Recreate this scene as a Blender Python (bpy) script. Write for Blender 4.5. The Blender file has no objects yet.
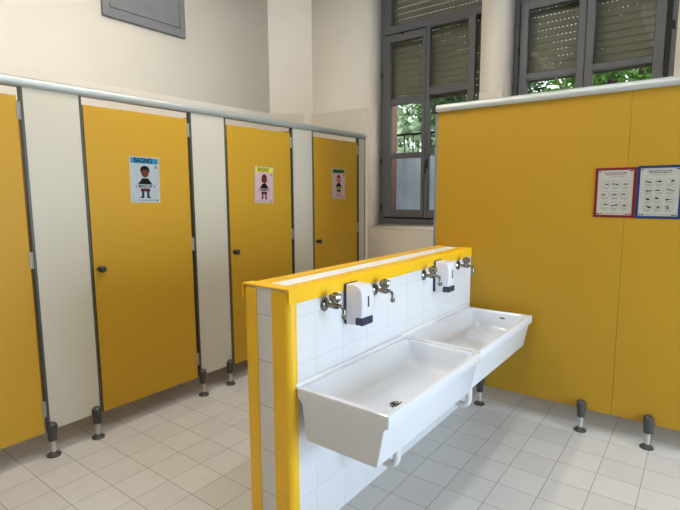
import bpy, bmesh, math, random
from mathutils import Vector, Matrix
random.seed(7)
PI = math.pi
S = bpy.context.scene
COL = S.collection

# ------------------------------------------------------------------ materials
def s2l(c):
    return tuple(((v/255)/12.92 if v/255 <= .04045 else ((v/255+.055)/1.055)**2.4) for v in c)

def newmat(name):
    m = bpy.data.materials.new(name); m.use_nodes = True
    nt = m.node_tree; nt.nodes.clear()
    out = nt.nodes.new('ShaderNodeOutputMaterial')
    b = nt.nodes.new('ShaderNodeBsdfPrincipled')
    nt.links.new(b.outputs[0], out.inputs[0])
    return m, nt, b, out

def setc(sock, rgb):
    sock.default_value = (*s2l(rgb), 1)

def plain(name, rgb, rough=.5, metal=0., var=.04, scale=6., bump=0., spec=.5, coat=0., trans=0.):
    """principled with a faint procedural mottling of its own colour"""
    m, nt, b, out = newmat(name)
    N, L = nt.nodes, nt.links
    geo = N.new('ShaderNodeNewGeometry')
    nz = N.new('ShaderNodeTexNoise'); nz.inputs['Scale'].default_value = scale; nz.inputs['Detail'].default_value = 4
    L.new(geo.outputs['Position'], nz.inputs['Vector'])
    rp = N.new('ShaderNodeValToRGB')
    c = s2l(rgb)
    rp.color_ramp.elements[0].position = .3; rp.color_ramp.elements[1].position = .7
    rp.color_ramp.elements[0].color = (*[v*(1-var) for v in c], 1)
    rp.color_ramp.elements[1].color = (*[min(1, v*(1+var)) for v in c], 1)
    L.new(nz.outputs['Fac'], rp.inputs['Fac']); L.new(rp.outputs['Color'], b.inputs['Base Color'])
    b.inputs['Roughness'].default_value = rough; b.inputs['Metallic'].default_value = metal
    b.inputs['Specular IOR Level'].default_value = spec
    b.inputs['Coat Weight'].default_value = coat
    b.inputs['Transmission Weight'].default_value = trans
    if bump:
        bp = N.new('ShaderNodeBump'); bp.inputs['Strength'].default_value = bump; bp.inputs['Distance'].default_value = .01
        L.new(nz.outputs['Fac'], bp.inputs['Height']); L.new(bp.outputs[0], b.inputs['Normal'])
    return m

def tiles(name, axes, phase, pitch, c1, c2, grout, rough=.25, mortar=.0016, var_scale=9., bump=.15, mottle=.05, spec=.5):
    m, nt, b, out = newmat(name)
    N, L = nt.nodes, nt.links
    geo = N.new('ShaderNodeNewGeometry'); sep = N.new('ShaderNodeSeparateXYZ'); L.new(geo.outputs['Position'], sep.inputs[0])
    cmb = N.new('ShaderNodeCombineXYZ')
    for k in (0, 1):
        ad = N.new('ShaderNodeMath'); ad.operation = 'SUBTRACT'; ad.inputs[1].default_value = phase[k]-40*pitch[k]
        L.new(sep.outputs['XYZ'.index(axes[k])], ad.inputs[0]); L.new(ad.outputs[0], cmb.inputs[k])
    br = N.new('ShaderNodeTexBrick'); br.offset = 0; br.squash = 1
    br.inputs['Scale'].default_value = 1; br.inputs['Brick Width'].default_value = pitch[0]; br.inputs['Row Height'].default_value = pitch[1]
    br.inputs['Mortar Size'].default_value = mortar; br.inputs['Mortar Smooth'].default_value = .2; br.inputs['Bias'].default_value = 0
    setc(br.inputs['Color1'], c1); setc(br.inputs['Color2'], c2); setc(br.inputs['Mortar'], grout)
    L.new(cmb.outputs[0], br.inputs['Vector'])
    nz = N.new('ShaderNodeTexNoise'); nz.inputs['Scale'].default_value = var_scale; nz.inputs['Detail'].default_value = 5
    L.new(geo.outputs['Position'], nz.inputs['Vector'])
    mr = N.new('ShaderNodeMapRange'); mr.inputs['To Min'].default_value = 1-mottle; mr.inputs['To Max'].default_value = 1+mottle
    L.new(nz.outputs['Fac'], mr.inputs['Value'])
    mx = N.new('ShaderNodeMix'); mx.data_type = 'RGBA'; mx.blend_type = 'MULTIPLY'; mx.inputs['Factor'].default_value = 1
    L.new(br.outputs['Color'], mx.inputs['A']); L.new(mr.outputs[0], mx.inputs['B'])
    L.new(mx.outputs['Result'], b.inputs['Base Color'])
    b.inputs['Roughness'].default_value = rough; b.inputs['Specular IOR Level'].default_value = spec
    inv = N.new('ShaderNodeMath'); inv.operation = 'SUBTRACT'; inv.inputs[0].default_value = 1
    L.new(br.outputs['Fac'], inv.inputs[1])
    bp = N.new('ShaderNodeBump'); bp.inputs['Strength'].default_value = bump; bp.inputs['Distance'].default_value = .002
    L.new(inv.outputs[0], bp.inputs['Height']); L.new(bp.outputs[0], b.inputs['Normal'])
    return m

def glassmat(name, tint=(1, 1, 1), gl=.5):
    m, nt, b, out = newmat(name); N, L = nt.nodes, nt.links; N.remove(b)
    t = N.new('ShaderNodeBsdfTransparent'); t.inputs[0].default_value = (*tint, 1)
    g = N.new('ShaderNodeBsdfGlossy'); g.inputs['Roughness'].default_value = .01
    lw = N.new('ShaderNodeFresnel'); lw.inputs['IOR'].default_value = 1.45
    ml = N.new('ShaderNodeMath'); ml.operation = 'MULTIPLY'; ml.inputs[1].default_value = gl
    L.new(lw.outputs[0], ml.inputs[0])
    mx = N.new('ShaderNodeMixShader'); L.new(ml.outputs[0], mx.inputs[0]); L.new(t.outputs[0], mx.inputs[1]); L.new(g.outputs[0], mx.inputs[2])
    L.new(mx.outputs[0], out.inputs[0]); return m

def emis(name, rgb, st):
    m, nt, b, out = newmat(name); N, L = nt.nodes, nt.links; N.remove(b)
    e = N.new('ShaderNodeEmission'); e.inputs[0].default_value = (*rgb, 1); e.inputs[1].default_value = st
    L.new(e.outputs[0], out.inputs[0]); return m

def leafmat(name, a, c):
    m, nt, b, out = newmat(name); N, L = nt.nodes, nt.links
    geo = N.new('ShaderNodeNewGeometry')
    nz = N.new('ShaderNodeTexNoise'); nz.inputs['Scale'].default_value = 3.0; nz.inputs['Detail'].default_value = 6
    L.new(geo.outputs['Position'], nz.inputs['Vector'])
    rp = N.new('ShaderNodeValToRGB'); rp.color_ramp.elements[0].position = .35; rp.color_ramp.elements[1].position = .65
    rp.color_ramp.elements[0].color = (*s2l(a), 1); rp.color_ramp.elements[1].color = (*s2l(c), 1)
    L.new(nz.outputs['Fac'], rp.inputs[0]); L.new(rp.outputs[0], b.inputs['Base Color'])
    b.inputs['Roughness'].default_value = .5
    tr = N.new('ShaderNodeBsdfTranslucent'); L.new(rp.outputs[0], tr.inputs[0])
    mx = N.new('ShaderNodeMixShader'); mx.inputs[0].default_value = .45
    L.new(b.outputs[0], mx.inputs[1]); L.new(tr.outputs[0], mx.inputs[2]); L.new(mx.outputs[0], out.inputs[0]); return m

M = dict(
    floor=tiles('floor tiles', 'XY', (-.773, 2.372), (.2, .2015), (210, 206, 200), (203, 199, 193), (112, 106, 102), rough=.38, mottle=.05, mortar=.0015),
    walltile=tiles('white wall tiles', 'YZ', (1.55, 0), (.2, .2), (224, 223, 224), (221, 220, 222), (188, 190, 196), rough=.16, mottle=.01, mortar=.001),
    endtile=tiles('white end tiles', 'XZ', (-1.55, 0), (.4, .2), (216, 214, 210), (214, 212, 208), (160, 158, 156), rough=.2, mottle=.01),
    wain_x=tiles('cream glazed wall tiles across', 'XZ', (-2.7, 0), (.2, .2), (220, 211, 196), (220, 211, 196), (200, 191, 176), rough=.08, mottle=.01, mortar=.001, bump=.05),
    wain_y=tiles('cream glazed wall tiles along', 'YZ', (.1, 0), (.2, .2), (220, 211, 196), (220, 211, 196), (200, 191, 176), rough=.08, mottle=.01, mortar=.001, bump=.05),
    plaster=plain('cream painted plaster', (228, 220, 206), rough=.5, var=.02, scale=3, bump=.05),
    ceil=plain('white ceiling paint', (214, 211, 204), rough=.8, var=.01),
    lam=plain('yellow laminate', (187, 143, 34), rough=.5, spec=.3, var=.012, scale=2.2),
    lamr=plain('ochre yellow laminate', (175, 133, 30), rough=.5, spec=.3, var=.012, scale=2.2),
    edge=plain('laminate edge', (120, 92, 44), rough=.5),
    white_lam=plain('off white laminate', (195, 188, 170), rough=.45, spec=.3, var=.012, scale=2.5),
    dark_al=plain('dark grey edge profile', (74, 76, 70), rough=.4, metal=.3),
    alu=plain('brushed aluminium', (180, 184, 180), rough=.48, metal=.55, var=.02, scale=30),
    edge_alu=plain('dull grey aluminium', (136, 136, 128), rough=.5, metal=.4),
    steel=plain('leg steel', (190, 188, 182), rough=.35, metal=.6),
    black=plain('black plastic', (38, 38, 38), rough=.42, var=.05),
    darkgrey=plain('dark grey plastic', (62, 60, 56), rough=.4, var=.05),
    hinge=plain('pale hinge metal', (158, 155, 144), rough=.45, metal=.3),
    trim=plain('bright yellow edge guard', (243, 190, 30), rough=.38, var=.03, scale=5),
    ceramic=plain('white ceramic', (222, 225, 230), rough=.1, var=.004, spec=.6, coat=.4),
    grout=plain('white silicone', (232, 232, 232), rough=.5),
    chrome=plain('chrome', (136, 133, 128), rough=.13, metal=1., var=.02),
    knobglass=plain('smoky chrome tap handle', (140, 134, 120), rough=.10, metal=.75, var=.1, scale=60),
    pvc=plain('white drain plastic', (228, 228, 226), rough=.3),
    disp=plain('white dispenser plastic', (222, 220, 224), rough=.25, var=.004),
    navy=plain('navy plastic', (52, 56, 84), rough=.25),
    frame=plain('grey window paint', (96, 97, 100), rough=.42, var=.03, scale=12, bump=.05),
    frame_dark=plain('matt black', (22, 22, 22), rough=.6),
    shutter=plain('olive grey shutter slats', (128, 122, 106), rough=.5, var=.05),
    hatch=plain('grey painted metal', (118, 118, 120), rough=.45, var=.04, scale=8),
    brick=plain('terracotta plaster', (150, 104, 90), rough=.8, var=.12, scale=14),
    iron=plain('dark iron', (48, 50, 50), rough=.5, metal=.5),
    sheet=leafmat('pale ribbed sheet', (214, 220, 232), (226, 232, 242)),
    glass=glassmat('window glass', (.95, .97, .95), .04),
    bark=plain('bark', (84, 72, 60), rough=.9, var=.2, scale=20, bump=.4),
    leaf=leafmat('pale leaves', (150, 172, 130), (226, 236, 214)),
    leaf2=leafmat('green leaves', (70, 112, 44), (140, 176, 84)),
    leaf3=leafmat('dark leaves', (34, 62, 30), (84, 120, 56)),
    grass=plain('outdoor ground', (120, 130, 100), rough=.9, var=.2, scale=2),
    paper=plain('matte paper', (172, 168, 156), rough=.42, var=.02, scale=60),
    paper_blue=plain('pale blue speckled paper', (164, 172, 174), rough=.5, spec=.2, var=.08, scale=90),
    paper_pink=plain('pale pink paper', (196, 164, 166), rough=.5, spec=.2, var=.06, scale=90),
    blue=plain('sky blue ink', (52, 124, 160), rough=.4, spec=.15),
    yel=plain('lemon ink', (214, 206, 60), rough=.4, spec=.15),
    green=plain('green ink', (26, 110, 52), rough=.4, spec=.15),
    lime=plain('lime ink', (190, 200, 120), rough=.4, spec=.15),
    ink=plain('black ink', (12, 11, 13), rough=.4, spec=.15),
    greyink=plain('grey ink', (92, 92, 94), rough=.45, spec=.15),
    skin=plain('brown ink', (100, 46, 32), rough=.4, spec=.15),
    skin2=plain('rose ink', (190, 110, 110), rough=.4, spec=.15),
    maroon=plain('maroon ink', (88, 24, 32), rough=.4, spec=.15),
    jeans=plain('navy ink', (28, 36, 76), rough=.4, spec=.15),
    red=plain('red frame', (112, 14, 18), rough=.35, var=.02),
    fblue=plain('blue frame', (20, 46, 98), rough=.35, var=.02),
    lamp=emis('warm white lamp diffuser', (1.0, .92, .81), 41.0), lampw=emis('soft warm lamp diffuser', (1.0, .92, .81), 20.0), lampc=emis('cool white lamp diffuser', (.95, .97, 1.0), 23.0),
    house=plain('lamp housing', (220, 220, 216), rough=.4),
)

# ------------------------------------------------------------------ mesh builder
class B:
    def __init__(s, xf=None):
        s.bm = bmesh.new(); s.mats = []; s.mi = 0; s.xf = xf or Matrix.Identity(4)
    def use(s, m):
        if m not in s.mats: s.mats.append(m)
        s.mi = s.mats.index(m); return s
    def _fin(s, verts, faces, xf=None):
        for f in faces: f.material_index = s.mi; f.smooth = True
        for v in verts: v.co = s.xf @ ((xf @ v.co) if xf else v.co)
    def box(s, x0, x1, y0, y1, z0, z1, bev=0, seg=2, xf=None):
        r = bmesh.ops.create_cube(s.bm, size=1); vs = r['verts']
        for v in vs:
            v.co = Vector(((x0+x1)/2+v.co.x*(x1-x0), (y0+y1)/2+v.co.y*(y1-y0), (z0+z1)/2+v.co.z*(z1-z0)))
        fs = list({f for v in vs for f in v.link_faces})
        if bev:
            es = list({e for v in vs for e in v.link_edges})
            q = bmesh.ops.bevel(s.bm, geom=es, offset=bev, segments=seg, profile=.6, affect='EDGES')
            fs = [f for f in fs if f.is_valid]+[f for f in q['faces']]
            fs = list(set(fs)); vs = list({v for f in fs for v in f.verts})
        s._fin(vs, fs, xf); return s
    def loft(s, rings, closed=True, caps=(True, True), xf=None):
        R = [[s.bm.verts.new(p) for p in r] for r in rings]; F = []
        n = len(R[0])
        for a, b in zip(R, R[1:]):
            for i in range(n if closed else n-1):
                j = (i+1) % n
                try: F.append(s.bm.faces.new((a[i], a[j], b[j], b[i])))
                except ValueError: pass
        if caps[0]: F.append(s.bm.faces.new(list(reversed(R[0]))))
        if caps[1]: F.append(s.bm.faces.new(R[-1]))
        s._fin([v for r in R for v in r], F, xf); return s
    def lathe(s, prof, c=(0, 0, 0), axis='Z', seg=24, xf=None):
        """prof: list of (radius, height) along the axis"""
        rings = []
        for r, h in prof:
            ring = []
            for i in range(seg):
                a = 2*PI*i/seg; u, v = r*math.cos(a), r*math.sin(a)
                p = {'Z': (u, v, h), 'X': (h, u, v), 'Y': (v, h, u)}[axis]
                ring.append(Vector(p)+Vector(c))
            rings.append(ring)
        return s.loft(rings, xf=xf)
    def tube(s, pts, r, seg=12, xf=None):
        pts = [Vector(p) for p in pts]; rings = []
        rr = r if isinstance(r, (list, tuple)) else [r]*len(pts)
        up = None
        for i, p in enumerate(pts):
            t = (pts[min(i+1, len(pts)-1)]-pts[max(i-1, 0)]).normalized()
            if up is None:
                up = Vector((0, 0, 1)) if abs(t.z) < .9 else Vector((0, 1, 0))
            a = t.cross(up).normalized(); up = a.cross(t).normalized()
            rings.append([p+rr[i]*(math.cos(2*PI*k/seg)*a+math.sin(2*PI*k/seg)*up) for k in range(seg)])
        return s.loft(rings, xf=xf)
    def prism(s, poly, axis, a, b, xf=None):
        def P(u, v, w): return {'X': (w, u, v), 'Y': (u, w, v), 'Z': (u, v, w)}[axis]
        return s.loft([[P(u, v, a) for u, v in poly], [P(u, v, b) for u, v in poly]], xf=xf)
    def quad(s, *ps):
        vs = [s.bm.verts.new(p) for p in ps]; f = s.bm.faces.new(vs); s._fin(vs, [f]); return s
    def build(s, name, mat=None, parent=None, loc=None, sharp=32):
        if mat is not None and not s.mats: s.mats = [mat]
        bmesh.ops.recalc_face_normals(s.bm, faces=s.bm.faces); s.bm.normal_update()
        for e in s.bm.edges:
            if len(e.link_faces) == 2:
                if e.link_faces[0].normal.angle(e.link_faces[1].normal, 0) > math.radians(sharp): e.smooth = False
        me = bpy.data.meshes.new(name); s.bm.to_mesh(me); s.bm.free()
        for m in s.mats: me.materials.append(m)
        o = bpy.data.objects.new(name, me); COL.objects.link(o)
        if parent: o.parent = parent
        if loc: o.location = loc
        return o

def tag(o, label=None, cat=None, group=None, kind=None):
    if label: o['label'] = label
    if cat: o['category'] = cat
    if group: o['group'] = group
    if kind: o['kind'] = kind
    return o
def thing(name, label, cat, loc, group=None, rz=0):
    o = bpy.data.objects.new(name, None); COL.objects.link(o); o.empty_display_size = .05
    o.location = loc; o.rotation_euler = (0, 0, rz); return tag(o, label, cat, group)
def struct(o): o['kind'] = 'structure'; return o
def copy_tree(o, parent=None):
    c = o.copy(); COL.objects.link(c); c.parent = parent
    for ch in [x for x in COL.objects if x.parent == o]: copy_tree(ch, c)
    return c
def arc(cx, cy, r, a0, a1, n):
    return [(cx+r*math.cos(math.radians(a0+(a1-a0)*i/n)), cy+r*math.sin(math.radians(a0+(a1-a0)*i/n))) for i in range(n+1)]
def rrect(x0, x1, y0, y1, r, z, n=5):
    p = arc(x1-r, y1-r, r, 0, 90, n)+arc(x0+r, y1-r, r, 90, 180, n)+arc(x0+r, y0+r, r, 180, 270, n)+arc(x1-r, y0+r, r, 270, 360, n)
    return [(a, b, z) for a, b in p]
def text_into(b, txt, size, xf, mat, width=None, thick=.0004):
    """letters as flat relief, centred, in the local xy plane of xf"""
    cu = bpy.data.curves.new('t', 'FONT'); cu.body = txt; cu.size = size; cu.align_x = 'CENTER'; cu.align_y = 'CENTER'; cu.extrude = thick; cu.offset = size*.02
    o = bpy.data.objects.new('t', cu); COL.objects.link(o)
    bpy.context.view_layer.update()
    me = bpy.data.meshes.new_from_object(o.evaluated_get(bpy.context.evaluated_depsgraph_get()))
    w = max(v.co.x for v in me.vertices)-min(v.co.x for v in me.vertices)
    k = (width/w) if width else 1
    b.use(mat); vs = [b.bm.verts.new((v.co.x*k, v.co.y, v.co.z)) for v in me.vertices]; fs = []
    for p in me.polygons:
        try: fs.append(b.bm.faces.new([vs[i] for i in p.vertices]))
        except ValueError: pass
    b._fin(vs, fs, xf)
    bpy.data.objects.remove(o); bpy.data.curves.remove(cu); bpy.data.meshes.remove(me)

# ------------------------------------------------------------------ the room
XL, YW, XR, YB, ZC = -3.98, 4.348, 2.7, -4.6, 3.88
struct(B().box(-4.3, 3.0, -4.9, 4.95, -.12, 0).build('floor', M['floor']))
struct(B().box(-4.3, 3.0, -4.9, 4.95, ZC, ZC+.12).build('ceiling', M['ceil']))
XLu, YWu = XL-.012, YW+.012
b = B()                                                     # left wall: plaster above, glazed tiles below
b.use(M['plaster']).box(XL-.3, XLu, -4.9, 4.95, 0, ZC)
b.use(M['wain_y']).box(XLu, XL, YB, 4.014, 0, 2.395, bev=.003, seg=1)
struct(b.build('wall_left'))
b = B()                                                     # chamfered corner
k = .010
b.use(M['plaster']).prism([(XLu, 4.005), (-3.665, YWu), (-3.665, YWu+.1), (XLu-.1, YWu+.1), (XLu-.1, 4.005)], 'Z', 0, ZC)
b.use(M['wain_x']).prism([(XL, 4.0), (-3.68, YW), (-3.695, YW+.012), (XLu, 4.015)], 'Z', 0, 2.395)
struct(b.build('wall_corner'))
# window wall with two openings
O1 = (-2.905, -1.709); O2 = (-1.495, -.262); ZS = 1.13; ZT = 3.72; YO = 4.95
def piers(b, x0, x1, z0, z1):
    b.use(M['plaster']).box(x0, x1, YWu, 4.66, z0, z1)
    b.use(M['brick']).box(x0, x1, 4.66, YO, z0, z1)
b = B()
piers(b, -4.3, O1[0], 0, ZC); piers(b, O1[1], O2[0], 0, ZC); piers(b, O2[1], 3.0, 0, ZC)
for O in (O1, O2):
    piers(b, O[0], O[1], ZT, ZC)
    piers(b, O[0], O[1], 0, ZS)
    b.use(M['wain_x']).prism([(YW+.001, ZS-.001), (YW-.004, ZS+.004), (4.60, 1.178), (4.60, ZS-.001)], 'X', O[0]+.001, O[1]-.001)
    b.use(M['wain_x']).box(O[0], O[1], YW, YWu, 0, ZS)
for x0, x1 in ((-3.694, O1[0]), (O1[1], O2[0]), (O2[1], XR)):
    b.use(M['wain_x']).box(x0, x1, YW, YWu, 0, 2.395, bev=.003, seg=1)
struct(b.build('wall_back'))
struct(B().use(M['plaster']).box(-4.3, 3.0, YB-.3, YB, 0, ZC).build('wall_front'))
b = B().use(M['plaster'])                                   # right wall with a tall window opening
WY0, WY1, WZ0, WZ1 = 1.2, 3.1, .15, 2.15
b.box(XR, XR+.3, YB, WY0, 0, ZC); b.box(XR, XR+.3, WY1, YW, 0, ZC)
b.box(XR, XR+.3, WY0, WY1, 0, WZ0); b.box(XR, XR+.3, WY0, WY1, WZ1, ZC)
struct(b.build('wall_right'))
w3 = struct(thing('window_3', None, None, (XR+.1, (WY0+WY1)/2, WZ0)))
h = (WY1-WY0)/2; H = WZ1-WZ0
b = B().use(M['frame'])
for y0, y1 in ((-h, -h+.07), (h-.07, h), (-.04, .04)): b.box(0, .06, y0, y1, 0, H, bev=.004, seg=1)
for z0, z1 in ((0, .07), (H-.07, H)): b.box(.001, .059, -h, h, z0, z1, bev=.004, seg=1)
b.build('window_frame', parent=w3)
for y0, y1 in ((-h+.07, -.04), (.04, h-.07)): B().use(M['glass']).box(.028, .032, y0, y1, .07, H-.07).build('pane', parent=w3)

# ------------------------------------------------------------------ windows in the back wall
def window(name, x0, x1, leaves, lab):
    """leaves: list of (sash x0, sash x1, stile left, stile right, rail z's)"""
    zb = 1.15; root = struct(thing(name, None, None, ((x0+x1)/2, 4.6, zb)))
    cx = (x0+x1)/2
    def lx(v): return v-cx
    zt = ZT-zb
    b = B().use(M['frame'])                                  # fixed outer frame
    b.box(lx(x0), lx(x0)+.045, .0, .09, 0, zt, bev=.004, seg=1)
    b.box(lx(x1)-.05, lx(x1), .0, .09, 0, zt, bev=.004, seg=1)
    b.box(lx(x0)+.045, lx(x1)-.05, .002, .088, 0, .075, bev=.004, seg=1)
    b.box(lx(x0)+.045, lx(x1)-.05, .002, .088, zt-.05, zt, bev=.004, seg=1)
    b.build('window_frame', parent=root)
    B().use(M['frame_dark']).box(lx(x0)+.044, lx(x1)-.049, .018, .07, .073, .09).box(lx(x0)+.044, lx(x0)+.05, .018, .07, .08, 2.0).build('gap_shade', parent=root)  # black strips drawn in as the shaded gaps between frame and sashes
    # transom rail and the fixed light over it
    tz0, tz1 = 3.155-zb, 3.235-zb
    b = B().use(M['frame'])
    b.box(lx(x0)+.044, lx(x1)-.05, -.004, .06, tz0, tz1, bev=.005, seg=1)
    b.box(lx(x0)+.045, lx(x0)+.115, -.004, .06, tz1, zt-.05, bev=.004, seg=1)
    b.box(lx(x1)-.11, lx(x1)-.05, -.004, .06, tz1, zt-.05, bev=.004, seg=1)
    b.build('transom_frame', parent=root)
    B().use(M['glass']).box(lx(x0)+.11, lx(x1)-.105, .03, .034, tz1-.01, zt-.04).build('pane', parent=root)
    for (s0, s1, a, c, R) in leaves:
        # R = bottom rail top, mid1 (lo, hi), mid2 (lo, hi), top rail (lo, hi)
        g = thing('casement', None, None, (lx(s0), -.012, 0)); g.parent = root
        w = s1-s0; z = [v-zb for v in R]
        b = B().use(M['frame'])
        b.box(0, a, 0, .055, .092, z[6], bev=.005, seg=1); b.box(w-c, w, 0, .055, .092, z[6], bev=.005, seg=1)
        for q0, q1 in ((.092, z[0]), (z[1], z[2]), (z[3], z[4]), (z[5], z[6])):
            b.box(a-.004, w-c+.004, .003, .052, q0, q1, bev=.004, seg=1)
        b.build('sash', parent=g)
        for q0, q1 in ((z[0], z[1]), (z[2], z[3]), (z[4], z[5])):
            B().use(M['glass']).box(a-.005, w-c+.005, .028, .032, q0-.005, q1+.005).build('pane', parent=g)
    return root, lx, zb
zl = (1.325, 1.868, 1.925, 2.425, 2.492, 3.065, 3.140)
zr = (1.325, 1.90, 1.96, 2.485, 2.555, 3.135, 3.156)
w1, lx, zb = window('window_1', O1[0], O1[1], [(-2.86, -2.367, .077, .040, zl), (-2.365, -1.852, .040, .075, zr)], '')
B().use(M['frame_dark']).box(lx(-2.86), lx(-2.37), .0, .05, 3.139-zb, 3.156-zb).build('gap_shade', parent=w1)  # black strip stands in for the shaded gap under the transom
B().use(M['frame_dark']).box(-.02, .02, -.016, .0, 3.128-zb, 3.142-zb, bev=.003, seg=1).build('latch', parent=w1, loc=(lx(-2.64), 0, 0))
b = B().use(M['iron']).box(-.014, .014, -.02, -.012, -.045, .045, bev=.003)     # lever handle on the meeting stile
b.tube([(0, -.02, 0), (0, -.05, 0), (0, -.055, -.02), (0, -.055, -.10)], .008)
b.build('handle', parent=w1, loc=(lx(-2.335), 0, 1.80-zb))
z2 = (1.325, 1.90, 1.96, 2.495, 2.55, 3.09, 3.156)
w2, lx2, zb2 = window('window_2', O2[0], O2[1], [(-1.440, -.905, .070, .062, z2), (-.903, -.345, .066, .075, z2)], '')
b = B().use(M['frame_dark'])
b.box(lx2(-.345), lx2(-.313), .0, .06, .09, 3.15-zb2); b.build('gap_shade', parent=w2)  # shade of the gap between right sash and frame, drawn as a black strip
for w, l_, xs in ((w1, lx, (-2.885,)), (w2, lx2, (-1.445, -.30))):
    for x in xs:
        for z in (1.35, 1.85, 2.75):
            B().use(M['frame_dark']).lathe([(.0, -.03), (.008, -.028), (.008, .028), (.0, .03)], axis='Z', seg=10).build('hinge', parent=w, loc=(l_(x), -.012, z-zb))

# roller shutters hanging outside each window, light holes between the slats
def shutter(root, x0, x1, z_bot, cx, zb):
    b = B().use(M['shutter'])
    z = z_bot; p = .060; n = 0
    xa, xb = x0+.004-cx, x1-.004-cx
    while z < ZT+.0:
        prof = [(.124, z), (.118, z+.006), (.116, z+.026), (.118, z+.050), (.124, z+.0565), (.130, z+.050), (.130, z+.006)]
        b.loft([[(xa, y, q-zb) for y, q in prof], [(xb, y, q-zb) for y, q in prof]])
        if n > 0:                                            # bridges between the holes of the joint below
            x = xa+random.uniform(0, .02)
            while x < xb-.03:
                b.box(x, min(xb, x+.025), .1215, .1265, z-.0045-zb, z+.001-zb); x += .034
        z += p; n += 1
    b.use(M['frame']).box(xa, xb, .112, .136, z_bot-.022-zb, z_bot-zb, bev=.003, seg=1)
    b.build('roller_shutter', parent=root)
    g = B().use(M['shutter'])
    g.box(x0-cx, x0+.03-cx, .10, .112, 0, ZT-zb); g.box(x1-.03-cx, x1-cx, .10, .112, 0, ZT-zb)
    g.build('shutter_guide', parent=root)
shutter(w1, O1[0], O1[1], 2.485, (O1[0]+O1[1])/2, zb)
shutter(w2, O2[0], O2[1], 2.515, (O2[0]+O2[1])/2, zb2)

# ------------------------------------------------------------------ cubicle fronts
XC = -2.94
def leg(parent, x, y, h_clip=.2):
    """adjustable leg: base disc, steel post, black clamp that grips the panel"""
    l = B().use(M['steel']).lathe([(.0155, .008), (.0155, .13)], seg=16).build('support_leg', parent=parent, loc=(x, y, 0))
    B().use(M['darkgrey']).lathe([(.0, 0), (.037, 0), (.038, .006), (.030, .014), (.018, .020), (.014, .030), (.0, .030)], seg=24).build('base', parent=l)
    B().use(M['darkgrey']).lathe([(.0, .094), (.022, .094), (.024, .100), (.025, .13), (.0275, .155), (.029, .172), (.027, .188), (.016, .199), (.006, .203), (.0, .203)], seg=20).build('clamp', parent=l)
    return l
def white_panel(y0, y1, label, legs=True):
    r = thing('cubicle_panel', label, 'panel', (XC, (y0+y1)/2, 0), 'white panels between the cubicle doors')
    hw = (y1-y0)/2
    B().use(M['white_lam']).box(-.013, 0, -hw+.004, hw-.004, .152, 2.075, bev=.001, seg=1).build('board', parent=r)
    for s_ in (-1, 1):
        B().use(M['dark_al']).box(-.030, .003, min(s_*(hw-.006), s_*(hw+.008)), max(s_*(hw-.006), s_*(hw+.008)), .152, 2.075, bev=.001, seg=1).build('edge_profile', parent=r)
    if legs:
        for s_ in (-1, 1):
            if hw > .1: leg(r, .008, -.141 if s_ < 0 else .118)
    return r
def door(y0, y1, label, group='yellow cubicle doors'):
    r = thing('cubicle_door', label, 'door', (XC-.002, (y0+y1)/2, .145), group)
    hw = (y1-y0)/2; H = 2.022-.145
    d = B().use(M['lam']).box(-.013, 0, -hw, hw, 0, H, bev=.001, seg=1).build('board', parent=r)
    kn = B().use(M['black']).lathe([(.0, 0), (.016, 0), (.0165, .004), (.009, .008), (.009, .022), (.019, .028), (.0215, .036), (.0205, .048), (.015, .053), (.0, .054)], axis='X', seg=24).build('knob', parent=r, loc=(0, -hw+.035, 1.052-.145))
    for z in (.20, 1.06, 1.86):
        B().use(M['hinge']).box(-.006, .004, -.004, .012, -.046, .046, bev=.002, seg=1).lathe([(.0, -.048), (.0045, -.046), (.0045, .046), (.0, .048)], c=(.005, .010, 0), seg=10).build('hinge', parent=r, loc=(0, hw, z-.06))
    return r
door(.375, 1.082, 'yellow cubicle door cut off by the left edge of the photo, without a poster')
white_panel(1.106, 1.408, 'widest looking white cubicle panel, next to the yellow door at the left edge')
door(1.424, 2.134, 'large yellow cubicle door with the blue headed boy poster')
white_panel(2.162, 2.466, 'white cubicle panel between the blue headed and yellow headed poster doors')
door(2.489, 3.188, 'yellow cubicle door with the poster that has a lemon yellow header')
white_panel(3.212, 3.485, 'white cubicle panel just left of the farthest yellow door')
door(3.508, 4.203, 'farthest yellow cubicle door, with the green headed poster, near the window wall')
white_panel(4.226, 4.346, 'narrow white end panel of the cubicles against the window wall', legs=False)
# top rail
prof = [(-.038, 2.070), (.008, 2.070), (.014, 2.076), (.020, 2.088), (.021, 2.100), (.016, 2.112), (.004, 2.121), (-.014, 2.125), (-.030, 2.123), (-.038, 2.116)]
b = B().use(M['alu']).loft([[(XC+x, y, z) for x, z in prof] for y in (-1.0, YW-.001)])
tag(b.build('top_rail'), 'long rounded aluminium rail running along the top of the cubicle doors', 'rail')
# dividers between the stalls
for i, y in enumerate((1.25, 2.30, 3.35)):
    lab = ('yellow stall divider behind the panel nearest the left edge', 'yellow stall divider behind the middle white panel', 'yellow stall divider behind the panel beside the farthest door')[i]
    tag(B().use(M['lam']).box(XL+.001, XC-.032, y-.0065, y+.0065, .152, 2.07).build('stall_divider'), lab, 'panel', 'stall dividers')

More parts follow.
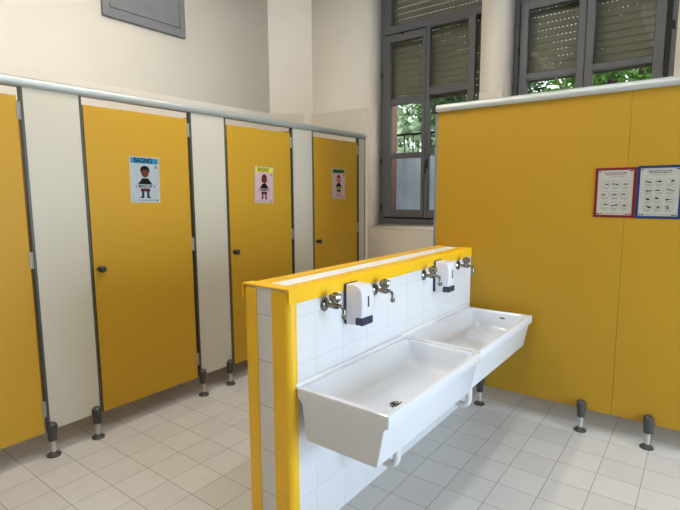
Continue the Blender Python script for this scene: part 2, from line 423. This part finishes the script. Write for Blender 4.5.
# ------------------------------------------------------------------ posters on the doors
def wallxf(o, u, n):
    """matrix with local x along u, local y up, local z along normal n"""
    u = Vector(u); n = Vector(n); v = Vector((0, 0, 1))
    m = Matrix((u, v, n)).transposed().to_4x4(); m.translation = Vector(o); return m
def flat(b, poly, z0, z1, mat, xf):
    b.use(mat); b.loft([[(x, y, z0) for x, y in poly], [(x, y, z1) for x, y in poly]], xf=xf)
def rect(x0, x1, y0, y1): return [(x0, y0), (x1, y0), (x1, y1), (x0, y1)]
def ell(cx, cy, rx, ry, n=20, a0=0, a1=360):
    return [(cx+rx*math.cos(math.radians(a0+(a1-a0)*i/n)), cy+ry*math.sin(math.radians(a0+(a1-a0)*i/n))) for i in range(n)]
def poster(yc, zc, label, paper, head, top, skin, band, word, hair, tilt=0, girl=False, legs_m=None, headword='BAGNO'):
    w, h_ = .105, .148
    r = thing('poster', label, 'poster', (XC-.002, yc, zc), 'posters taped to the cubicle doors')
    X = wallxf((0, 0, 0), (0, 1, 0), (1, 0, 0)) @ Matrix.Rotation(tilt, 4, 'Z')
    b = B(); flat(b, rect(-w, w, -h_, h_), .0002, .001, M['paper'], X)
    flat(b, rect(-w+.008, w-.008, -h_+.008, h_-.008), .001, .0011, paper, X)
    flat(b, rect(-w+.008, w-.008, h_-.044, h_-.008), .0011, .0013, head, X)
    text_into(b, headword, .044, X @ Matrix.Translation((-.01, h_-.026, .0013)), M['ink'], width=.125)
    b.use(M['ink'])
    for i, x in enumerate((-.085, -.045, .04, .062, .083)): flat(b, rect(x-.004-.002*(i == 4), x+.004+.002*(i == 4), -h_+.012, -h_+.020), .0011, .0013, M['greyink'] if i < 4 else M['ink'], X)
    flat(b, rect(-.03, .025, -h_+.014, -h_+.017), .0011, .0013, M['greyink'], X)
    flat(b, rect(.068, .092, .078, .083), .0011, .0013, M['greyink'], X); flat(b, rect(.077, .082, .083, .098), .0011, .0013, M['ink'], X)
    b.build('sheet', parent=r)
    f = B()                                                  # the printed child
    if girl: flat(f, ell(0, .052, .031, .036), .0013, .0015, hair, X); flat(f, rect(-.030, .030, .022, .052), .0013, .0015, hair, X)
    else: flat(f, ell(0, .062, .033, .028), .0013, .0015, hair, X)
    flat(f, ell(0, .042 if not girl else .046, .026 if not girl else .020, .026), .0015, .0017, skin, X)
    flat(f, ell(0, .064, .027, .014, a0=0, a1=180), .0017, .0018, hair, X)
    flat(f, rect(-.009, .009, .008, .020), .0013, .0016, skin if girl else M['paper'], X)
    flat(f, [(-.052, -.030), (.052, -.030), (.020, .010), (-.020, .010)], .0016, .0018, M['ink'], X)
    flat(f, rect(-.033, .033, -.076, -.052), .0014, .0016, top, X)
    for s_ in (-1, 1):
        flat(f, rect(*sorted((s_*.010, s_*.026)), -.112, -.076), .0013, .0015, legs_m or M['jeans'], X)
        flat(f, ell(s_*.024, -.113, .014, .005), .0015, .0016, M['ink'], X)
        flat(f, rect(*sorted((s_*.062, s_*.067)), -.050, -.034), .0013, .0015, M['ink'], X)
    flat(f, rect(-.056, .056, -.056, -.029), .0018, .0020, band, X)
    text_into(f, word, .028, X @ Matrix.Translation((0, -.0425, .0020)), M['ink'], width=.094)
    f.build('printed_figure', parent=r)
    return r
poster(1.794, 1.596, 'pale blue poster of a boy under a sky blue BAGNO header', M['paper_blue'], M['blue'], M['maroon'], M['skin'], M['paper_blue'], 'MASCHI', M['ink'], -.02)
poster(2.864, 1.574, 'pink poster of a girl under a lemon yellow BAGNO header', M['paper_pink'], M['yel'], M['maroon'], M['skin'], M['paper_pink'], 'FEMMINE', M['maroon'], -.03, True, M['maroon'])
poster(3.884, 1.596, 'pink poster of a red haired figure under a dark green header', M['paper_pink'], M['green'], M['ink'], M['skin2'], M['lime'], 'FEMMINE', M['maroon'], 0, True, M['skin2'])

# ------------------------------------------------------------------ low tiled wall with yellow guards
HX0, HX1, HY0, HY1, HZ = -1.566, -1.303, 1.388, 3.258, 1.115
r = thing('half_wall', 'low white tiled wall edged in bright yellow, carrying the basins and taps', 'low wall', ((HX0+HX1)/2, (HY0+HY1)/2, 0))
cx, cy = (HX0+HX1)/2, (HY0+HY1)/2
b = B(Matrix.Translation((-cx, -cy, 0)))
q_ = .027
b.use(M['walltile']).prism([(HX1, HY1), (HX0, HY1)]+arc(HX0+q_, HY0+q_, q_, 180, 270, 6)+arc(HX1-q_, HY0+q_, q_, 270, 360, 6), 'Z', 0, HZ)
bb = b.build('tiled_core', parent=r)
bb.data.materials.append(M['endtile']); bb.data.materials.append(M['grout'])
for p in bb.data.polygons:
    if p.normal.y < -.5: p.material_index = 1
    if p.normal.z > .5: p.material_index = 2
def guard(name, x_face, sgn):
    """rounded vertical corner guard on the near end"""
    t = .004; q = .030; fx = x_face+sgn*t; fy = HY0-t
    inx = x_face-sgn*(.094 if sgn > 0 else .080)
    pts = [(inx, HY0), (inx, fy)]
    a = [(fx-sgn*q+sgn*q*math.sin(math.radians(k*90/6)), fy+q-q*math.cos(math.radians(k*90/6))) for k in range(7)]
    pts += a+[(fx, HY0+.040), (x_face, HY0+.040)]+[(x_face-sgn*.027+sgn*.027*math.cos(math.radians(k*15)), HY0+.027-.027*math.sin(math.radians(k*15))) for k in range(7)]
    return B(Matrix.Translation((-cx, -cy, 0))).use(M['trim']).prism(pts, 'Z', .0, HZ-.006).build(name, parent=r, sharp=40)
guard('corner_guard', HX1, 1); guard('corner_guard', HX0, -1)
def top_guard(x_face, sgn):
    t = .0052; top = HZ+t; fx = x_face+sgn*t; q = .012
    a = [(fx-sgn*q+sgn*q*math.sin(math.radians(k*90/4)), top-q+q*math.cos(math.radians(k*90/4))) for k in range(5)]
    pts = [(x_face-sgn*.075, HZ), (x_face-sgn*.075, top)]+a+[(fx, HZ-.055), (x_face, HZ-.055), (x_face, HZ)]
    return B(Matrix.Translation((-cx, -cy, 0))).use(M['trim']).prism(pts, 'Y', HY0-.004, HY1-.001).build('edge_guard', parent=r, sharp=40)
top_guard(HX1, 1); top_guard(HX0, -1)
B(Matrix.Translation((-cx, -cy, 0))).use(M['trim']).box(HX0-.0045, HX1+.005, HY0-.006, HY0+.058, HZ+.001, HZ+.009, bev=.003).build('end_guard', parent=r)

# ------------------------------------------------------------------ the two trough basins
def sink_mesh(L):
    """local: x outward from the wall, y along it, z = height above floor"""
    b = B().use(M['ceramic'])
    def ring(xa, xb, ins, rr, z): return rrect(xa, xb, ins, L-ins, rr, z)
    R = [ring(.062, .396, .004, .004, .492), ring(.056, .402, .0, .004, .498), ring(.034, .431, .0, .004, .648), ring(.020, .449, .0, .004, .660),
         ring(.010, .451, .0, .005, .667), ring(.010, .451, .0, .005, .702), ring(.012, .449, .002, .006, .706), ring(.016, .445, .006, .008, .708),
         ring(.034, .428, .024, .020, .708), ring(.038, .424, .028, .026, .704), ring(.046, .418, .034, .034, .690), ring(.074, .404, .044, .045, .620),
         ring(.086, .397, .054, .050, .598), ring(.102, .386, .068, .050, .588), ring(.140, .350, .105, .045, .584)]
    b.loft(R); return b.build('basin', sharp=34)
def make_sink(L, label, dy, dx=.26, tdx=0):
    r = thing('trough_sink', label, 'sink', (HX1, 0, 0), 'trough sinks mounted on the low wall')
    s_ = sink_mesh(L); s_.parent = r
    B().use(M['chrome']).lathe([(.0, 0), (.032, 0), (.034, .002), (.030, .004), (.023, .002), (.020, -.001)], seg=28).use(M['frame_dark']).lathe([(.0, .0005), (.019, .0005), (.019, .0022), (.0, .0022)], seg=20).use(M['chrome']).box(-.019, .019, -.002, .002, .002, .004).box(-.002, .002, -.019, .019, .002, .004).build('drain', parent=r, loc=(dx-.005, dy-.03, .585))
    # waste trap below
    t = B().use(M['pvc']); dx += tdx
    t.lathe([(.0, .50), (.030, .50), (.030, .478), (.022, .474), (.022, .43), (.0, .43)], c=(dx, dy, 0), seg=20)
    t.lathe([(.0, .445), (.026, .445), (.028, .438), (.028, .418), (.026, .412), (.0, .412)], c=(dx, dy, 0), seg=20)
    pts = [(dx, dy, .43), (dx, dy, .325)]+[(dx-.045+.045*math.cos(math.radians(a)), dy, .325+.045*math.sin(math.radians(a))) for a in range(0, -181, -20)]+[(dx-.09, dy, .39)]
    pts += [(dx-.09-.03+.03*math.cos(math.radians(a)), dy, .40+.03*math.sin(math.radians(a))) for a in range(20, 91, 23)]+[(.0, dy, .43)]
    t.tube(pts, .0185, seg=16)
    t.lathe([(.0, .352), (.026, .352), (.026, .375), (.0, .375)], c=(dx-.09, dy, 0), seg=20)
    t.lathe([(.0, .0), (.034, .0), (.032, .008), (.0, .010)], c=(0.0005, dy, .43), axis='X', seg=20)
    t.build('waste_trap', parent=r)
    B().use(M['grout']).prism([(.0005, 0), (L, 0)] and [(.0005, .70), (.014, .70), (.014, .709), (.007, .712), (.004, .719), (.0005, .720)], 'Y', .0, L).build('sealant', parent=r)
    return r
s1 = make_sink(.873, 'nearer white ceramic trough sink, its drain hole in view, on the low wall', .37, .29, -.022); s1.location.y = 1.416; s1.location.z = .002; s1.rotation_euler.z = math.radians(-.35)
s2 = make_sink(.899, 'farther white ceramic trough sink, touching the big yellow partition', .27, .29); s2.location.y = 2.290; s2.location.z = .006
B().use(M['greyink']).lathe([(.0, 0), (.010, 0), (.010, .0006), (.0, .0006)], axis='Y', seg=16, xf=Matrix.Scale(2.0, 4, (1, 0, 0))@Matrix.Scale(.6, 4, (0, 0, 1))).build('maker_mark', parent=s2, loc=(.27, .8615, .668)).rotation_euler = (math.radians(-12), 0, 0)

# ------------------------------------------------------------------ taps
def make_tap():
    r = thing('tap', 'chrome wall tap', 'tap', (HX1, 0, 0), 'chrome taps on the low wall')
    B().use(M['chrome']).lathe([(.0, .0005), (.030, .0005), (.030, .005), (.022, .012), (.013, .016), (.0, .016)], axis='X', seg=24).build('flange', parent=r)
    b = B().use(M['chrome']).lathe([(.0, .01), (.0095, .01), (.0095, .034), (.012, .036), (.014, .048), (.014, .070), (.0105, .076), (.0, .076)], axis='X', seg=20)
    b.lathe([(.0, 0), (.011, 0), (.011, .014), (.010, .016), (.010, .020), (.0, .020)], c=(.060, 0, .004), seg=18).build('body', parent=r)
    pts = [(.058, 0, 0), (.078, 0, .003)]+[(.082+.024*math.sin(math.radians(a)), 0, -.018+.021*math.cos(math.radians(a))) for a in range(0, 91, 15)]+[(.106, 0, -.038)]
    b = B().use(M['chrome']).tube(pts, [.0095, .0088]+[.008]*7+[.0085], seg=14)
    b.lathe([(.0, -.050), (.0105, -.050), (.0115, -.046), (.0115, -.032), (.009, -.029), (.0, -.029)], c=(.106, 0, 0), seg=18).build('spout', parent=r)
    h_ = B().use(M['knobglass'])                             # faceted crown handle
    rings = []
    for rad, z in ((.010, .014), (.016, .017), (.026, .028), (.029, .038), (.028, .048), (.021, .054), (.009, .056)):
        rings.append([(.060+rad*(1-.10*(k % 2))*math.cos(2*PI*k/16), rad*(1-.10*(k % 2))*math.sin(2*PI*k/16), z) for k in range(16)])
    h_.loft(rings); h_.use(M['black']).lathe([(.0, .0558), (.010, .0558), (.009, .0582), (.0, .0585)], c=(.060, 0, 0), seg=14)
    h_.build('handle', parent=r, sharp=15)
    return r
taps = [(1.613, 'nearest chrome tap, just left of the first soap dispenser'), (2.013, 'second chrome tap, between the nearer dispenser and the basin joint'),
        (2.541, 'third chrome tap, partly in front of the farther soap dispenser'), (3.029, 'farthest chrome tap, beside the big yellow partition')]
t0 = make_tap()
for i, (y, lab) in enumerate(taps):
    t = t0 if i == 0 else copy_tree(t0)
    t.location = (HX1, y, 1.022); t['label'] = lab

# ------------------------------------------------------------------ soap dispensers
def make_disp():
    r = thing('soap_dispenser', 'x', 'soap dispenser', (HX1, 0, 0), 'soap dispensers on the low wall')
    B().use(M['navy']).box(.0005, .018, -.050, .050, .0, .190, bev=.010, seg=3).build('back_plate', parent=r)
    b = B().use(M['disp'])
    prof = [(.018, .004), (.062, .004), (.066, .038), (.100, .040), (.105, .060), (.106, .120), (.104, .150), (.096, .172), (.082, .183), (.060, .188), (.018, .188)]
    rings = []
    for y, k in ((-.049, .93), (-.047, .975), (-.040, 1.0), (.040, 1.0), (.047, .975), (.049, .93)):
        rings.append([(.018+(x-.018)*k, y, .096+(z-.096)*(1-(1-k)*.6)) for x, z in prof])
    b.loft(rings).build('cover', parent=r, sharp=50)
    B().use(M['navy']).box(.1045, .1068, -.006, .006, .086, .136, bev=.001, seg=1).build('level_window', parent=r)
    B().use(M['navy']).box(.062, .103, -.044, .044, .003, .038, bev=.004).build('push_lever', parent=r)
    return r
d0 = make_disp()
for i, (y, lab) in enumerate(((1.800, 'nearer white soap dispenser with navy lever, between the first two taps'), (2.712, 'farther white soap dispenser with navy lever, between the last two taps'))):
    d = d0 if i == 0 else copy_tree(d0)
    d.location = (HX1, y, .903); d['label'] = lab

# ------------------------------------------------------------------ the big yellow partition
YP = 3.26
r = thing('partition_screen', 'large ochre yellow partition on black feet behind the basins', 'partition', (-.38, YP, 0))
for x0, x1 in ((-1.578, -.3828), (-.3812, .82), (.8216, 2.02)):
    B().use(M['lamr']).box(x0+.38, x1+.38, 0, .013, .142, 2.075, bev=.001, seg=1).build('panel', parent=r)
B().use(M['edge_alu']).box(-1.596+.38, -1.576+.38, -.003, .016, .142, 2.075, bev=.001, seg=1).build('edge_profile', parent=r)
prof = [(-.022, 2.068), (.030, 2.068), (.030, 2.106), (.022, 2.114), (.004, 2.119), (-.012, 2.117), (-.022, 2.108), (-.027, 2.094), (-.026, 2.078)]
B().use(M['alu']).loft([[(x+.38, y, z) for y, z in prof] for x in (-1.584, 2.02)]).build('top_rail', parent=r)
B().use(M['black']).box(-1.614+.38, -1.584+.38, -.029, .032, 2.062, 2.120, bev=.004).build('end_cap', parent=r)
for x in (-1.205, -.546, -.186, .50): leg(r, x+.38, -.016)

# framed hand washing notices
def notice(x0, x1, z0, z1, label, fm, cols, rows, skip=(), tilt=0):
    w, h_ = (x1-x0)/2, (z1-z0)/2
    r = thing('framed_notice', label, 'notice', ((x0+x1)/2, YP-.0005, (z0+z1)/2), 'notices on the yellow partition')
    X = wallxf((0, 0, 0), (1, 0, 0), (0, -1, 0)) @ Matrix.Rotation(tilt, 4, 'Z')
    fw = .0150
    b = B().use(fm)
    for a in (rect(-w, w, h_-fw*.9, h_), rect(-w, w, -h_, -h_+fw*.9), rect(-w, -w+fw, -h_+fw*.9, h_-fw*.9), rect(w-fw, w, -h_+fw*.9, h_-fw*.9)):
        flat(b, a, 0, .004, fm, X)
    b.build('border', parent=r)
    b = B(); flat(b, rect(-w+fw, w-fw, -h_+fw*.9, h_-fw*.9), 0, .002, M['paper'], X)
    def word_line(xa, xb, y, t=.0022, m=M['greyink']):       # lines of print too small to read
        x = xa
        while x < xb:
            l = random.uniform(.006, .016); flat(b, rect(x, min(xb, x+l), y-t/2, y+t/2), .002, .0023, m, X); x += l+.003
    word_line(-.058, .058, h_-.030, .0045, M['maroon'] if fm is M['red'] else M['jeans']); word_line(-.050, .050, h_-.040, .0038, M['maroon'] if fm is M['red'] else M['ink'])
    word_line(-.030, .045, h_-.052, .002)
    flat(b, ell(-w+.024, h_-.022, .004, .004, 10), .002, .0023, M['jeans'], X); flat(b, rect(w-.036, w-.018, h_-.022, h_-.017), .002, .0023, M['jeans'], X)
    word_line(-w+.018, -w+.044, -h_+.020, .005, M['ink']); word_line(-w+.052, w-.05, -h_+.021, .0015); word_line(w-.046, w-.018, -h_+.020, .005, M['ink'])
    gy = (2*h_-.105)/rows
    for i in range(rows):
        for j in range(cols):
            px = (j-(cols-1)/2)*.050; py = h_-.072-gy*(i+.35)
            ro, ri = .021, .0200
            o = rrect(px-.020, px+.020, py-gy*.30, py+gy*.30, .008, 0, 3); q = rrect(px-.0188, px+.0188, py-gy*.30+.0012, py+gy*.30-.0012, .007, 0, 3)
            flat(b, [p[:2] for p in o], .002, .0022, M['greyink'], X); flat(b, [p[:2] for p in q], .0022, .0023, M['paper'], X)
            for k in range(2):                                # pairs of little hands
                ex = px+random.uniform(-.010, .010); ey = py+random.uniform(-.005, .005)
                flat(b, ell(ex, ey, random.uniform(.005, .009), random.uniform(.003, .005), 10), .0023, .0025, M['ink'] if k else M['greyink'], X)
                flat(b, rect(ex, ex+.012*random.choice((-1, 1)), ey-.0014, ey+.0014), .0023, .0025, M['ink'], X)
            word_line(px-.018, px+.018, py-gy*.30-.005, .0018); word_line(px-.013, px+.013, py-gy*.30-.0085, .0014)
    b.build('printed_sheet', parent=r)
notice(-.545, -.333, 1.352, 1.640, 'red framed notice with rows of small pictures on the yellow partition', M['red'], 3, 3, tilt=.0)
notice(-.331, -.112, 1.350, 1.645, 'blue framed notice with rows of small pictures on the yellow partition', M['fblue'], 3, 4)

# ------------------------------------------------------------------ grey wall hatch high on the left wall
r = thing('wall_hatch', 'grey metal hatch high on the cream wall above the cubicles', 'hatch', (XLu, 2.52, 2.93))
hy, hz = .388, .80
b = B().use(M['hatch'])
for a in ((-hy, hy, 0, .075), (-hy, hy, hz-.075, hz)): b.box(.0, .032, a[0], a[1], a[2], a[3], bev=.004, seg=1)
for a in ((-hy, -hy+.06), (hy-.06, hy)): b.box(.0, .032, a[0], a[1], .07, hz-.07, bev=.004, seg=1)
b.build('frame', parent=r)
B().use(M['hatch']).box(.002, .029, -hy+.064, hy-.064, .079, hz-.079, bev=.002, seg=1).build('door', parent=r)
B().use(M['frame_dark']).box(.001, .02, -hy+.055, hy-.055, .07, hz-.07).build('gap_seal', parent=r)

# ------------------------------------------------------------------ ceiling lights
def lamp():
    r = thing('ceiling_light', 'x', 'ceiling light', (0, 0, 3.5), 'strip lights under the ceiling')
    B().use(M['house']).box(-.045, .045, -.62, .62, .035, .07, bev=.006).lathe([(.008, .07), (.008, .378)], c=(0, -.4, 0), seg=10).lathe([(.008, .07), (.008, .378)], c=(0, .4, 0), seg=10).build('housing', parent=r)
    B().use(M['lamp']).box(-.055, .055, -.60, .60, -.05, .034, bev=.02).build('diffuser', parent=r)
    return r
l0 = lamp(); n = 0
for x, y in ((-2.2, .6), (-2.2, 2.15), (-.69, .6), (-.69, 2.15), (-1.4, -2.2)):
    l = l0 if n == 0 else copy_tree(l0); n += 1
    l.location = (x, y, 3.5)
    for c in [o for o in COL.objects if o.parent == l and o.name.startswith('diffuser')]:
        c.data = c.data.copy(); c.data.materials[0] = M[('lampw', 'lamp', 'lampc', 'lampc', 'lampw')[n-1]]   # warm tubes left, cooler ones on the basin side
    l['label'] = {2: 'strip light over the aisle right of the low wall, nearer one', 3: 'strip light over the basins, farther one', 0: 'strip light over the cubicle aisle, nearer one', 1: 'strip light over the cubicle aisle, farther one', 4: 'strip light at the far end behind the viewer'}[n-1]

# ------------------------------------------------------------------ outside
struct(B().use(M['grass']).box(-22, 16, 4.95, 24, -.7, -.6).build('ground'))
r = thing('railing', 'dark iron railing outside the window, thin upright bars', 'railing', (-2.6, 5.36, -.6))
for z in (2.80, .25): B().use(M['iron']).box(-1.4, 3.4, -.015, .015, z, z+.025).build('rail', parent=r)
for k in range(41):
    B().use(M['iron']).lathe([(.0075, 0), (.0075, 2.80)], c=(-1.38+k*.118, 0, 0), seg=8).build('bar', parent=r)
b = B().use(M['sheet']); rings = []
n = 260
for z in (0.0, 2.53):
    rings.append([(-1.2+4.4*i/n, .024*math.sin(i*.62)+.006*math.sin(i*1.7), z) for i in range(n+1)]+[(-1.2+4.4*i/n, .024*math.sin(i*.62)+.006*math.sin(i*1.7)+.003, z) for i in range(n, -1, -1)])
b.loft(rings); tag(b.build('fence_sheet', loc=(-2.6, 5.28, -.6), sharp=60), 'pale ribbed sheet standing in front of the railing outside the window', 'screen')

def tree(x, y, zc, rx, ry, rz, mat, n, seed, label, ls=.09):
    rnd = random.Random(seed)
    r = thing('tree', label, 'tree', (x, y, -.6), 'trees outside the windows')
    zc += .6
    t = B().use(M['bark']).tube([(0, 0, 0), (.05, .03, zc*.35), (-.04, .05, zc*.7), (.02, 0, zc)], [.14, .11, .09, .05], seg=10)
    for k in range(7):
        a = k*2.4; t.tube([(0, 0, zc*.55+k*.12), (.5*rx*math.cos(a), .5*ry*math.sin(a), zc+.1*k), (.85*rx*math.cos(a), .85*ry*math.sin(a), zc+.2*k-.3)], [.045, .03, .012], seg=6)
    t.build('trunk', parent=r)
    me = bpy.data.meshes.new('foliage'); V = []; F = []
    cl = []
    for _ in range(70):
        a = rnd.uniform(0, 2*PI); c = rnd.uniform(-1, 1); q = rnd.uniform(.35, 1)**.5; s_ = math.sqrt(1-c*c)
        cl.append((rx*q*s_*math.cos(a), ry*q*s_*math.sin(a), zc+rz*q*c, rnd.uniform(.15, .34)))
    for _ in range(n):
        c = rnd.choice(cl); p = Vector((c[0]+rnd.gauss(0, c[3]*.6), c[1]+rnd.gauss(0, c[3]*.6), c[2]+rnd.gauss(0, c[3]*.5)))
        u = Vector((rnd.gauss(0, 1), rnd.gauss(0, 1), rnd.gauss(0, .6))).normalized(); v = u.cross(Vector((rnd.gauss(0, 1), rnd.gauss(0, 1), rnd.gauss(0, 1)))).normalized()
        l_ = ls*rnd.uniform(.7, 1.4); w = l_*.36; k = len(V)
        V += [p-u*l_*.5, p+v*w*.5, p+u*l_*.5, p-v*w*.5]; F.append((k, k+1, k+2, k+3))
    me.from_pydata([tuple(v) for v in V], [], F); me.materials.append(mat)
    o = bpy.data.objects.new('foliage', me); COL.objects.link(o); o.parent = r
tree(-5.3, 9.9, 2.7, 1.9, 1.3, 2.3, M['leaf'], 18000, 1, 'pale silvery green tree seen through the left half of the tall window', .16)
tree(-2.95, 7.5, 3.1, 1.0, .8, 1.0, M['leaf3'], 6500, 2, 'dark green tree seen above the end of the yellow partition')
tree(-2.2, 12.2, 4.6, 2.6, 1.3, 3.0, M['leaf'], 16000, 3, 'pale green tree seen through the left half of the wider window', .15)
tree(-.72, 7.5, 2.9, 1.1, .8, 1.1, M['leaf2'], 6500, 4, 'bright green tree seen through the right half of the wider window', .14)

# ------------------------------------------------------------------ light
w = bpy.data.worlds.new('World'); S.world = w; w.use_nodes = True
nt = w.node_tree; bg = nt.nodes['Background']
bg.inputs[0].default_value = (.86, .93, 1.0, 1); bg.inputs[1].default_value = 3.0
def area(name, loc, size, sy, rot, e, col):
    l = bpy.data.lights.new(name, 'AREA'); l.shape = 'RECTANGLE'; l.size = size; l.size_y = sy; l.energy = e; l.color = col
    o = bpy.data.objects.new(name, l); COL.objects.link(o); o.location = loc; o.rotation_euler = rot; return o
# daylight coming in through the right hand window (inner face of its opening)
area('daylight', (XR+.25, (WY0+WY1)/2, (WZ0+WZ1)/2), H, 2*h, (0, math.radians(90), 0), 170, (.56, .73, 1.0))

# ------------------------------------------------------------------ camera
cam = bpy.data.cameras.new('camera'); co = bpy.data.objects.new('camera', cam); COL.objects.link(co); S.camera = co
yaw, pitch, roll, f = math.radians(37.023), math.radians(7.213), math.radians(-.326), 485.43
F = Vector((-math.sin(yaw)*math.cos(pitch), math.cos(yaw)*math.cos(pitch), -math.sin(pitch)))
r0 = Vector((math.cos(yaw), math.sin(yaw), 0)); u0 = r0.cross(F)
rr = r0*math.cos(roll)+u0*math.sin(roll); uu = -r0*math.sin(roll)+u0*math.cos(roll)
m = Matrix((rr, uu, -F)).transposed().to_4x4(); m.translation = Vector((0, 0, 1.5)); co.matrix_world = m
cam.sensor_width = 36; cam.lens = f*36/680; cam.clip_start = .05

vs = S.view_settings; vs.view_transform = 'Standard'; vs.look = 'None'; vs.exposure = .08; vs.gamma = 1; vs.use_curve_mapping = False
